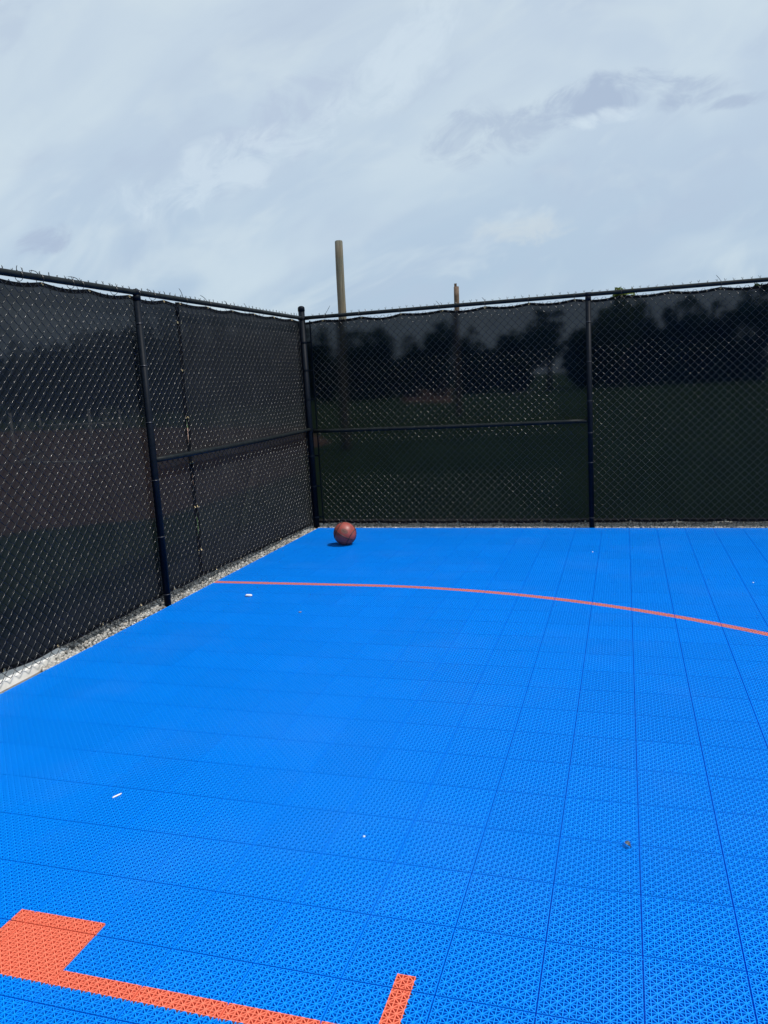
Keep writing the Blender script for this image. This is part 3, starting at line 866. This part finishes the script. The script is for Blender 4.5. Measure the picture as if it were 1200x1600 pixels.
# ------------------------------------------------------------------ things glimpsed through the screens
def goal():
    o = (-16.3, 17.0, 0)
    root = empty('goal_frame', o, 'white tubular goal frame on the dirt seen faintly through the left screen', 'goal')
    A = (-17.8, 17.1); B = (-14.8, 16.85); C = (-20.7, 21.7); D = (-16.9, 21.2)
    h = 1.55
    for (x, y), hh in ((A, h), (B, h), (C, 1.4), (D, 1.4)):
        b = MB(); b.tube([(x, y, -0.02), (x, y, hh)], 0.045, 8); b.build('post', M['white_paint'], root, o, True)
    for p, q, z in ((A, B, 0.03), (C, D, 0.95), (A, C, 0.03), (B, D, 0.03)):
        b = MB(); b.tube([(p[0], p[1], z), (q[0], q[1], z)], 0.035, 8); b.build('crossbar', M['white_paint'], root, o, True)
goal()
def bench(x, y, L, rz, label):
    root = empty('bench', (x, y, 0), label, 'bench', 'white benches beyond the fences')
    root.rotation_euler = (0, 0, rz)
    b = MB(); b.box((-L/2, -0.13, 0.41), (L/2, 0.13, 0.45)); b.build('seat', M['white_paint'], root)
    for s in (-1, 1):
        b = MB(); b.box((s*(L/2-0.2)-0.03, -0.11, -0.03), (s*(L/2-0.2)+0.03, 0.11, 0.408)); b.build('leg', M['white_paint'], root)
bench(-10.3, 14.7, 1.5, -0.15, 'low white bench seen through the seam of the left screen')
bench(-10.9, 17.9, 1.7, -0.2, 'low white bench seen through the left screen, nearer the corner')
bench(-7.8, 62.0, 1.5, 0.0, 'tiny white bench far off through the back screen, above the middle rail')

# ------------------------------------------------------------------ litter on the court
def lump(name, c, size, rz, material, label, cat, group=None, seed=0, tilt=0.0):
    b = MB(); V = []; F = []; nu, nv = 14, 8
    for i in range(nv+1):
        th = math.pi*i/nv
        for j in range(nu):
            ph = 2*math.pi*j/nu
            d = Vector((math.sin(th)*math.cos(ph), math.sin(th)*math.sin(ph), math.cos(th)))
            # blocky super-ellipsoid with an uneven skin
            p = Vector([math.copysign(abs(t)**0.6, t) for t in d])
            k = 1+0.22*mnoise.noise(d*1.7+Vector((seed, seed*2.3, 0)))
            V.append((p.x*size[0]/2*k, p.y*size[1]/2*k, size[2]/2+p.z*size[2]/2*k + tilt*p.x*size[0]/2))
    for i in range(nv):
        for j in range(nu):
            q = (j+1) % nu; F.append((i*nu+j, (i+1)*nu+j, (i+1)*nu+q, i*nu+q))
    b.add(V, F)
    o = b.build(name, material, None, (0, 0, 0), True)
    o.location = (c[0], c[1], 0.0004+abs(tilt)*size[0]/2*0.6); o.rotation_euler = (0, 0, rz)
    return tag(o, label, cat, group)
lump('paper_scrap', (-2.339, 0.532), (0.048, 0.008, 0.006), 1.10, M['white_foam'], 'thin white rolled paper scrap lying on the blue court at the left', 'litter', 'litter on the court', 1)
lump('foam_chunk', (-3.314, 3.835), (0.064, 0.030, 0.020), 0.15, M['white_foam'], 'white foam chunk on the blue court near the left end of the orange arc', 'litter', 'litter on the court', 2)
lump('white_crumb', (-1.086, 0.446), (0.010, 0.008, 0.006), 0.4, M['white_foam'], 'tiny white crumb alone in the middle of the near blue court', 'litter', 'litter on the court', 3)
lump('brown_crumb', (-2.634, 3.419), (0.022, 0.012, 0.008), 0.3, M['dry_leaf'], 'small brown crumb on the court below the left part of the orange arc', 'litter', 'litter on the court', 4)
lump('white_crumb', (-0.368, 5.754), (0.013, 0.010, 0.007), 0.9, M['white_foam'], 'tiny pale crumb on the far court just below the back fence post', 'litter', 'litter on the court', 5)
lump('white_crumb', (0.988, 4.647), (0.012, 0.010, 0.007), 0.2, M['white_foam'], 'tiny pale crumb on the court at the right edge above the orange arc', 'litter', 'litter on the court', 6)
def dry_leaf():
    b = MB(); V = []; F = []
    for i in range(7):
        q = i/6; wdt = 0.009*math.sin(math.pi*(0.08+0.9*q))
        for s in (-1, 0, 1):
            V.append((-0.018+0.036*q, s*wdt, 0.004+0.009*abs(s)+0.006*math.sin(q*3)))
    for i in range(6):
        for s in range(2):
            a = i*3+s; F.append((a, a+3, a+4, a+1))
    k = len(V); V += [(x, y, z_+0.0012) for x, y, z_ in V]; F += [tuple(k+i for i in reversed(f)) for f in F]
    b.add(V, F)
    o = b.build('dry_leaf', M['dry_leaf']); o.location = (-0.041, 0.590, 0.0005); o.rotation_euler = (0.2, 0, -0.9)
    tag(o, 'small curled dry leaf, grey and white, on the right half of the near court', 'leaf', 'litter on the court')
dry_leaf()
